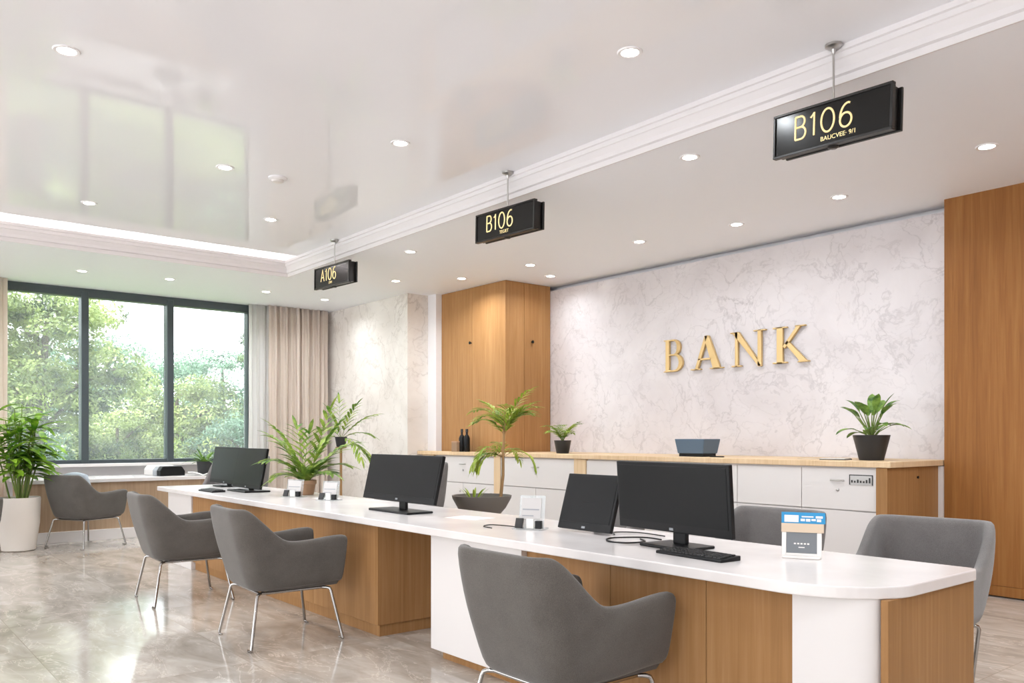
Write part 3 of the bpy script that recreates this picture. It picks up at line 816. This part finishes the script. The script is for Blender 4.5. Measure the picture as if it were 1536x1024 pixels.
# ---------------------------------------------------------------- plants
def leaf(mb, base, d, length, width, droop, up=Vector((0,0,1)), seg=6, fold=.25, tip=1.0):
    p = Vector(base); d = Vector(d).normalized(); rows = []
    for i in range(seg+1):
        t = i/seg
        wv = width*(math.sin(math.pi*min(1, t*.92+.06))**.8)*(1 if t < .97 else .15)
        side = d.cross(Vector((0,0,1)))
        if side.length < 1e-3: side = Vector((1,0,0))
        side.normalize(); nrm = side.cross(d).normalized()
        rows.append([p-side*wv/2+nrm*wv*fold*.5, p, p+side*wv/2+nrm*wv*fold*.5])
        d = (d + Vector((0,0,-droop/seg))).normalized(); p = p + d*length/seg
    mb.grid([[tuple(q) for q in r] for r in rows])
def frond(mf, ms, base, d, length, droop, nl, ll, lw, rng, stem_r=.004, start=.25):
    p = Vector(base); d = Vector(d).normalized(); path = [p.copy()]; dirs = [d.copy()]; n = nl
    for i in range(n):
        d = (d + Vector((0,0,-droop/n*(.4+1.2*i/n)))).normalized(); p = p + d*length/n
        path.append(p.copy()); dirs.append(d.copy())
    ms.tube([tuple(q) for q in path], [stem_r*(1-.75*i/n) for i in range(n+1)], 5)
    for i in range(int(n*start), n+1):
        t = i/n; side = dirs[i].cross(Vector((0,0,1)))
        if side.length < 1e-3: side = Vector((1,0,0))
        side.normalize()
        L_ = ll*(.55+.45*math.sin(math.pi*min(1,(t-start)/(1-start)*.8+.2)))
        for s in (-1, 1):
            dd = dirs[i]*(.75+.3*t) + side*s*.85 + Vector((0,0,.12+rng.uniform(-.15,.1)))
            leaf(mf, path[i], dd, L_*rng.uniform(.85,1.1), lw, .55, seg=4, fold=.3)
    leaf(mf, path[-1], dirs[-1], ll*.8, lw, .4, seg=4)
def pot(prof, mt, root, soil_r, soil_z, name='pot'):
    MB().lathe(prof, 36).build(name, M[mt], root, smooth=35)
    MB().lathe([(soil_r,soil_z-.01),(soil_r,soil_z),(.0001,soil_z+.008)], 24).build('soil', M['soil'], root, smooth=40)

# floor planter by the window
t = empty('floor_plant', (-10.56,1.60,0), 0, 'big leafy green plant in a white floor planter at the left', 'plant')
pot([(.15,0),(.165,.01),(.205,.30),(.215,.56),(.212,.585),(.195,.585),(.19,.54),(.0001,.52)], 'pot_white', t, .188, .545)
rng = random.Random(11); mf, ms = MB(), MB()
for s in range(17):
    a = rng.uniform(0,6.283); r0 = rng.uniform(0,.09); b0 = Vector((r0*math.cos(a), r0*math.sin(a), .54))
    h = rng.uniform(.50,1.12); ln = rng.uniform(.05,.30)
    tipv = b0 + Vector((math.cos(a)*ln, math.sin(a)*ln, h))
    ms.tube([tuple(b0), tuple(b0.lerp(tipv,.5)+Vector((0,0,.03))), tuple(tipv)], [.010,.008,.005], 6)
    for k in range(12):
        q = b0.lerp(tipv, .50+.50*k/11); a2 = a + k*2.4 + rng.uniform(-.3,.3); el = rng.uniform(.1,1.0)*(.35+.65*k/11)
        leaf(mf, q, (math.cos(a2), math.sin(a2), el), rng.uniform(.26,.42), rng.uniform(.058,.088), rng.uniform(.4,1.0), seg=6)
ms.build('stems', M['stem'], t, smooth=60); mf.build('foliage', M['leaf_a'], t, smooth=60)

# palm in a clay pot on the desk
t = empty('potted_palm', (-6.74,3.19,DT), 0, 'arching palm in a small clay pot on the desk between two clear leaflet holders', 'plant')
pot([(.062,0),(.068,.005),(.085,.09),(.093,.095),(.094,.125),(.086,.125),(.08,.09),(.0001,.08)], 'pot_clay', t, .081, .11)
rng = random.Random(21); mf, ms = MB(), MB()
RD = Vector((.632,.7746,0)); FD = Vector((-.775,.6325,0))
for (rx, fx, up, ln, dr) in [(-.62,.1,1.25,.56,.8),(-.55,-.3,.9,.42,1.2),(-.25,.3,1.5,.55,.7),(.55,.1,1.25,.66,.5),(.45,-.2,1.6,.72,.35),(.7,.2,.8,.42,1.1),(.2,-.3,1.5,.5,.8),(-.45,-.1,1.35,.60,.9),(.6,-.3,.7,.32,1.2),(-.5,-.2,.5,.28,1.3),(.6,.4,1.0,.58,.8)]:
    dv = RD*rx + FD*fx + Vector((0,0,up))
    frond(mf, ms, (rng.uniform(-.03,.03),rng.uniform(-.03,.03),.10), dv, ln*.9, dr, 9, .21, .036, rng)
for k in range(26):
    a = k*2.4; leaf(mf, (.02*math.cos(a),.02*math.sin(a),.10), (math.cos(a)*.7,math.sin(a)*.7,rng.uniform(.7,1.5)), rng.uniform(.22,.38), .05, .95, seg=7)
ms.build('stems', M['stem'], t, smooth=60); mf.build('foliage', M['leaf_b'], t, smooth=60)

# plant on a slim stand in front of the grey marble
t = empty('plant_stand', (-9.40,4.92,0), 0, 'slim brown stand holding a raised planter, behind the palm on the desk', 'plant stand')
MB().tube([(0,0,.02),(0,0,1.12)], .016, 10).build('post', M['bark'], t, smooth=60)
MB().lathe([(.14,0),(.14,.015),(.03,.025),(.02,.03)], 24).build('foot_plate', M['bark'], t, smooth=40)
MB().lathe([(.02,1.10),(.07,1.115),(.07,1.125)], 20).build('tray', M['bark'], t, smooth=40)
t = empty('potted_plant', (-9.40,4.92,1.126), 0, 'leafy plant in a dark pot raised on the slim brown stand near the curtain', 'plant')
pot([(.05,0),(.055,.004),(.075,.12),(.078,.125),(.068,.125),(.06,.09),(.0001,.08)], 'pot_black', t, .066, .11)
rng = random.Random(31); mf, ms = MB(), MB()
for (rx, fx, up, ln, dr) in [(.75,.1,.9,.55,.7),(.5,-.2,1.3,.50,.5),(-.1,.2,1.5,.50,.5),(-.3,-.1,1.2,.40,.8),(.8,.2,.5,.42,1.0),(-.5,.2,.7,.35,1.4),(.6,.3,-.1,.55,1.4),(-.3,-.3,.2,.45,2.0),(.35,-.3,.1,.55,2.0)]:
    dv = RD*rx + FD*fx + Vector((0,0,up))
    frond(mf, ms, (0,0,.10), dv, ln*.9, dr, 8, .20, .034, rng)
ms.build('stems', M['stem'], t, smooth=60); mf.build('foliage', M['leaf_b'], t, smooth=60)

# slender tree in a grey bowl planter
t = empty('potted_tree', (-6.10,4.62,0), 0, 'slender palm tree in a wide grey bowl planter behind the desk', 'plant')
MB().lathe([(.10,0),(.12,.01),(.10,.05),(.09,.40),(.13,.50),(.22,.60),(.27,.69),(.275,.715),(.26,.715),(.24,.67),(.0001,.65)], 36).build('bowl_planter', M['grey_plastic'] if False else mat('grey_bowl', (110,104,98), .6), t, smooth=40)
MB().lathe([(.24,.66),(.24,.675),(.0001,.68)], 24).build('soil', M['soil'], t, smooth=40)
rng = random.Random(41); mf, ms = MB(), MB()
tp = Vector((.13,.16,1.34))
ms.tube([(.11,.13,.66),(.125,.15,.9),(.12,.155,1.1),tuple(tp)], [.016,.014,.013,.011], 8)
for k in range(15):
    rx = rng.uniform(-.55,.95); fx = rng.uniform(-.5,.5); up = rng.uniform(.5,1.7)
    frond(mf, ms, tuple(tp-Vector((0,0,rng.uniform(0,.08)))), RD*rx+FD*fx+Vector((0,0,up)), rng.uniform(.26,.42), rng.uniform(.8,1.6), 9, .16, .024, rng, .003, .15)
q = Vector((.125,.15,1.06))
for k in range(9):
    rx = -.9+1.5*(k/8)**2; fx = rng.uniform(-.4,.4)
    frond(mf, ms, tuple(q), RD*rx+FD*fx+Vector((0,0,.55)), rng.uniform(.30,.40), rng.uniform(2.2,3.2), 12, .12, .020, rng, .003, .2)
for k in range(8):
    a = k*.8; leaf(mf, (-.05+.05*math.cos(a),-.05+.05*math.sin(a),.68), (math.cos(a)*.5,math.sin(a)*.5,1), .14, .02, .8)
ms.build('stem', M['bark'], t, smooth=60); mf.build('foliage', M['leaf_c'], t, smooth=60)

# two pot plants on the back counter
t = empty('potted_plant', (-7.10,6.55,CT), 0, 'small plant in a grey tapered pot on the counter beside the tall cabinet', 'plant')
pot([(.07,0),(.073,.004),(.098,.14),(.10,.15),(.09,.15),(.085,.12),(.0001,.11)], 'pot_black', t, .087, .135)
rng = random.Random(51); mf, ms = MB(), MB()
for k in range(11):
    a = k*2.4; frond(mf, ms, (0,0,.13), (math.cos(a)*.6,math.sin(a)*.6,rng.uniform(.8,1.7)), rng.uniform(.20,.32), rng.uniform(.8,1.8), 9, .10, .022, rng, .004, .3)
ms.build('stems', M['stem'], t, smooth=60); mf.build('foliage', M['leaf_b'], t, smooth=60)
t = empty('potted_plant', (-3.42,6.58,CT), 0, 'broad leaved plant in a black tapered pot at the right end of the counter', 'plant')
pot([(.092,0),(.095,.004),(.142,.195),(.144,.205),(.134,.205),(.128,.17),(.0001,.16)], 'pot_black', t, .131, .185)
rng = random.Random(63); mf, ms = MB(), MB()
for k in range(24):
    a = k*2.4+rng.uniform(-.2,.2); el = rng.uniform(.35,2.0) if k < 14 else rng.uniform(1.4,3.0)
    d = Vector((math.cos(a),math.sin(a),el)).normalized(); l1 = rng.uniform(.08,.16)+(.10 if el > 1.2 else 0)
    e = Vector((0,0,.18))+d*l1
    ms.tube([(0,0,.17), tuple(e*.5+Vector((0,0,.10))), tuple(e)], [.006,.005,.003], 5)
    leaf(mf, e, d+Vector((0,0,-.15)), rng.uniform(.13,.20), rng.uniform(.062,.085), rng.uniform(.6,1.3), seg=6)
ms.build('stems', M['stem'], t, smooth=60); mf.build('foliage', M['leaf_d'], t, smooth=60)
# small dark plant on the window desk
t = empty('potted_plant', (-11.50,3.96,.745), 0, 'small dark green plant in a black pot at the end of the window desk', 'plant')
pot([(.085,0),(.09,.004),(.105,.16),(.107,.17),(.097,.17),(.092,.13),(.0001,.12)], 'pot_black', t, .094, .15)
rng = random.Random(71); mf, ms = MB(), MB()
for k in range(34):
    a = k*2.4; d = Vector((math.cos(a),math.sin(a),rng.uniform(.3,2.2)))
    leaf(mf, (.03*math.cos(a),.03*math.sin(a),.15), d, rng.uniform(.18,.32), .032, rng.uniform(.6,1.6), seg=5)
ms.tube([(0,0,.12),(0,0,.2)], .01, 6)
ms.build('stem', M['stem'], t, smooth=60); mf.build('foliage', M['leaf_d'], t, smooth=60)

# ---------------------------------------------------------------- desk under the window and the things on it
o = (-11.4,2.7)
t = empty('window_desk', (o[0],o[1],0), 0, 'pale wooden desk running under the window', 'desk')
MB().box(-11.80-o[0],1.68-o[1],.70,-10.95-o[0],4.2-o[1],.745).build('top', M['worktop'], t, bevel=.005)
MB().box(-11.78-o[0],1.72-o[1],.13,-11.0-o[0],4.12-o[1],.70).build('body', wood('bleached_oak', (150,124,100), (172,146,120), (190,165,140)), t)
MB().box(-11.78-o[0],1.74-o[1],0,-10.98-o[0],4.1-o[1],.13).build('plinth', M['white_gloss'], t, bevel=.004)
t = empty('printer', (-11.40,3.40,.745), 8, 'compact white and grey printer on the window desk', 'printer')
MB().prism([(-.17,0),(.17,0),(.17,.07),(.12,.13),(-.13,.13),(-.17,.08)], -.24, .02, Matrix.Rotation(R(90),4,'Z') @ Matrix.Rotation(R(90),4,'X')).build('body', M['white_gloss'], t, bevel=.012)
MB().prism([(-.172,0),(.172,0),(.172,.06),(.12,.12),(-.13,.12),(-.172,.07)], .02, .13, Matrix.Rotation(R(90),4,'Z') @ Matrix.Rotation(R(90),4,'X')).build('middle_section', M['grey_plastic'], t, bevel=.01)
MB().prism([(-.165,0),(.165,0),(.165,.06),(.12,.125),(-.13,.125),(-.165,.07)], .13, .24, Matrix.Rotation(R(90),4,'Z') @ Matrix.Rotation(R(90),4,'X')).build('dark_end', M['black'], t, bevel=.01)
def sheet(loc, rz, a, b2, label, curl=.0, name='magazine', cat='magazine', mt='card_white'):
    rows = []
    for i in range(9):
        u = i/8-.5
        rows.append([(u*a, v_*b2, .002+curl*(abs(u)*2)*(1-abs(u)*1.2)) for v_ in (-.5,.5)])
    ob = MB().grid(rows).build(name, M[mt], smooth=60); ob.location = loc; ob.rotation_euler = (0,0,R(rz))
    md = ob.modifiers.new('Solidify','SOLIDIFY'); md.thickness = .003; md.offset = 1
    tag(ob, label, cat)
sheet((-11.10,3.80,.746), 70, .38, .26, 'open pale magazine on the window desk beside the printer', .10)
sheet((-11.25,2.75,.746), 80, .42, .30, 'white paper sheet lying on the window desk left of the printer', 0, 'paper_sheet', 'paper')
# ---------------------------------------------------------------- things on the back counter
t = empty('storage_basket', (-5.14,6.52,CT), 0, 'blue grey open basket on the back counter under the wall lettering', 'basket')
Mb = MB()
for sx in (-1,1): Mb.box(sx*.17-.008,-.12,.03,sx*.17+.008,.12,.17)
Mb.box(-.178,-.128,.03,.178,-.112,.17); Mb.box(-.178,.112,.03,.178,.128,.17); Mb.box(-.17,-.12,.03,.17,.12,.045)
Mb.v = [(x*(.86+.14*(z-.03)/.14), y*(.86+.14*(z-.03)/.14), z) for x, y, z in Mb.v]
Mb.build('tray', M['blue_box'], t, bevel=.006)
MB().box(-.145,-.10,0,.145,.10,.03).build('base', M['black'], t, bevel=.004)
MB().box(-.13,-.085,.046,.05,.08,.15).build('folded_paper', M['card_white'], t, bevel=.004)
ob = MB().tube([(0,0,.006),(.14,.02,.006),(.15,.021,.006)], [.006,.006,.002], 8).build('pen', M['black'], smooth=60); ob.location = (-4.90,6.40,CT)
tag(ob, 'black pen on the counter beside the blue grey basket', 'pen')
t = empty('folder', (-3.66,6.48,CT), 12, 'thin dark folder lying beside the black plant pot on the counter', 'folder')
MB().box(-.12,-.09,0,.09,.09,.006).build('cover', M['black'], t, bevel=.001)
MB().box(-.115,-.085,.006,.085,.085,.012).build('papers', M['card_white'], t)
sheet((-3.95,6.62,CT+.001), 10, .24, .17, 'pale leaflet on the counter left of the dark folder', 0, 'leaflet', 'leaflet', 'card_beige')
bp = MB().lathe([(.035,0),(.04,.01),(.04,.17),(.03,.20),(.014,.22),(.014,.26),(.018,.262),(.018,.30),(.0001,.302)], 20)
t0 = empty('bottle', (0,0,0), 0, 'x', 'bottle')
MB().lathe([(.035,0),(.04,.01),(.04,.17),(.03,.20),(.014,.22),(.014,.25),(.0001,.25)], 20).build('body', M['black'], t0, smooth=40)
MB().lathe([(.018,.25),(.018,.29),(.0001,.292)], 16).build('cap', M['keys'], t0, smooth=40)
place(t0, True, (-8.70,6.27,CT), 0, 'dark bottle on the counter in front of the tall cabinet, the left of a pair', 'dark bottles')
place(t0, False, (-8.60,6.275,CT), 0, 'dark bottle on the counter in front of the tall cabinet, the right of a pair', 'dark bottles')
t = empty('small_box', (-8.74,6.205,CT), 0, 'small brown box in front of the two dark bottles', 'box')
MB().box(-.07,-.022,0,.05,.022,.12).build('body', mat('brown_card', (150,122,96), .7), t, bevel=.004)
MB().box(-.072,-.024,.12,.052,.024,.135).build('lid', M['pot_clay'], t, bevel=.003)

# ---------------------------------------------------------------- trees outside
def tree(name, x, y, z0, ht, cr, mt, n, size, label, seed, trunk_r=.14, lean=0, low=.25, br=True):
    rng = random.Random(seed); t = empty(name, (x,y,z0), 0, label, 'tree', 'trees outside the window')
    top = Vector((lean*.6, lean, ht)); tr = MB()
    tr.tube([(0,0,0),(lean*.2,lean*.3,ht*.35),tuple(top*.75),tuple(top*.95)], [trunk_r,trunk_r*.8,trunk_r*.45,.03], 8)
    mb = MB(); lumps = []
    for i in range(46):
        a = rng.uniform(0,6.283); u = rng.random()
        zz = ht*(low+(1-low)*u); rr = cr*math.sqrt(max(.05,1-((u-.4)/.68)**2))*rng.uniform(.25,.9)
        c = Vector((lean*.6*zz/ht+rr*math.cos(a), lean*zz/ht+rr*math.sin(a), zz))
        lumps.append((c, cr*rng.uniform(.15,.34)))
        if br and i < 14:
            b0 = top*(zz/ht*.7); tr.tube([tuple(b0), tuple(b0.lerp(c,.6)+Vector((0,0,.1))), tuple(c)], [trunk_r*.4,trunk_r*.25,.015], 5)
    tr.build('trunk', M['trunk'], t, smooth=60)
    for i in range(n):
        c, r = lumps[rng.randrange(len(lumps))]
        d = Vector((rng.gauss(0,1), rng.gauss(0,1), rng.gauss(0,.8))).normalized()
        p = c + Vector((d.x*r*1.15, d.y*r*1.15, d.z*r*.75))*(rng.uniform(.80,1.06) if d.z > -.35 else rng.uniform(.2,.6))
        f = (d+Vector((rng.gauss(0,.5),rng.gauss(0,.5),rng.gauss(0,.5)+.35))).normalized()
        a = f.orthogonal().normalized(); q = Matrix.Rotation(rng.uniform(0,6.283),3,f) @ a; s2 = f.cross(q)
        L_ = size*rng.uniform(.7,1.3); W_ = L_*.42
        mb.add([tuple(p-q*L_*.5), tuple(p+s2*W_*.5), tuple(p+q*L_*.5), tuple(p-s2*W_*.5)], [(0,1,2,3)])
    mb.build('crown', M[mt], t)
G0 = -.13
TR = [
 (-16.6,2.65,3.75,1.7,'tree1',30000,.085,'leafy tree closest to the glass in the first window pane with a dark forked trunk',.16,.3,.42),
 (-20.5,6.4,2.5,2.1,'tree1',30000,.09,'bushy yellow green tree in the middle window pane',.13,.0,.1),
 (-19.0,8.45,4.1,1.35,'tree3',26000,.085,'tall narrow olive green tree in the third window pane by the curtain',.14,.1,.08),
 (-19.0,4.7,1.7,1.5,'tree1',20000,.08,'low pale yellow bush at the bottom of the middle window pane',.08,.0,.02),
 (-17.5,2.2,1.6,1.4,'tree2',18000,.08,'low cool green bush at the bottom of the first window pane',.08,.0,.02),
 (-18.3,7.2,1.7,1.3,'tree2',18000,.08,'low cool green bush at the bottom of the third window pane',.08,.0,.02),
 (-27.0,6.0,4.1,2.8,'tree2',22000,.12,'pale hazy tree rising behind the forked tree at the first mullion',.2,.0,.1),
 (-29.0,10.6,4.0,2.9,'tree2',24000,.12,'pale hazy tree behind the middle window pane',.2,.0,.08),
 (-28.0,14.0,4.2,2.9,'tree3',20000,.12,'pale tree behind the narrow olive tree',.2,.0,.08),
 (-25.0,2.0,3.8,2.6,'tree3',18000,.11,'tree behind the first window pane near the photo edge',.18,.0,.08),
 (-26.0,17.5,4.2,2.9,'tree1',9000,.16,'distant tree hidden by the curtain side of the window',.2,.0,.08),
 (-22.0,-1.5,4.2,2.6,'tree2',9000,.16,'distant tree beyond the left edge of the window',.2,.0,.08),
]
for i, (x, y, ht, cr, mt, n, sz, lab, trr, lean, low) in enumerate(TR):
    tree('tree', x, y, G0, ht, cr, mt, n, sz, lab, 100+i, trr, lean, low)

# ---------------------------------------------------------------- render look
SC.view_settings.view_transform = 'Standard'; SC.view_settings.look = 'None'
SC.view_settings.gamma = 1; SC.view_settings.use_curve_mapping = False
SC.view_settings.exposure = 0.3
c = SC.cycles
c.use_denoising = True
try: c.denoiser = 'OPENIMAGEDENOISE'; c.denoising_input_passes = 'RGB_ALBEDO_NORMAL'
except Exception: pass
c.max_bounces = 10; c.diffuse_bounces = 6; c.glossy_bounces = 4; c.transparent_max_bounces = 16; c.transmission_bounces = 6
c.caustics_reflective = False; c.caustics_refractive = False
c.sample_clamp_indirect = 6; c.use_light_tree = True
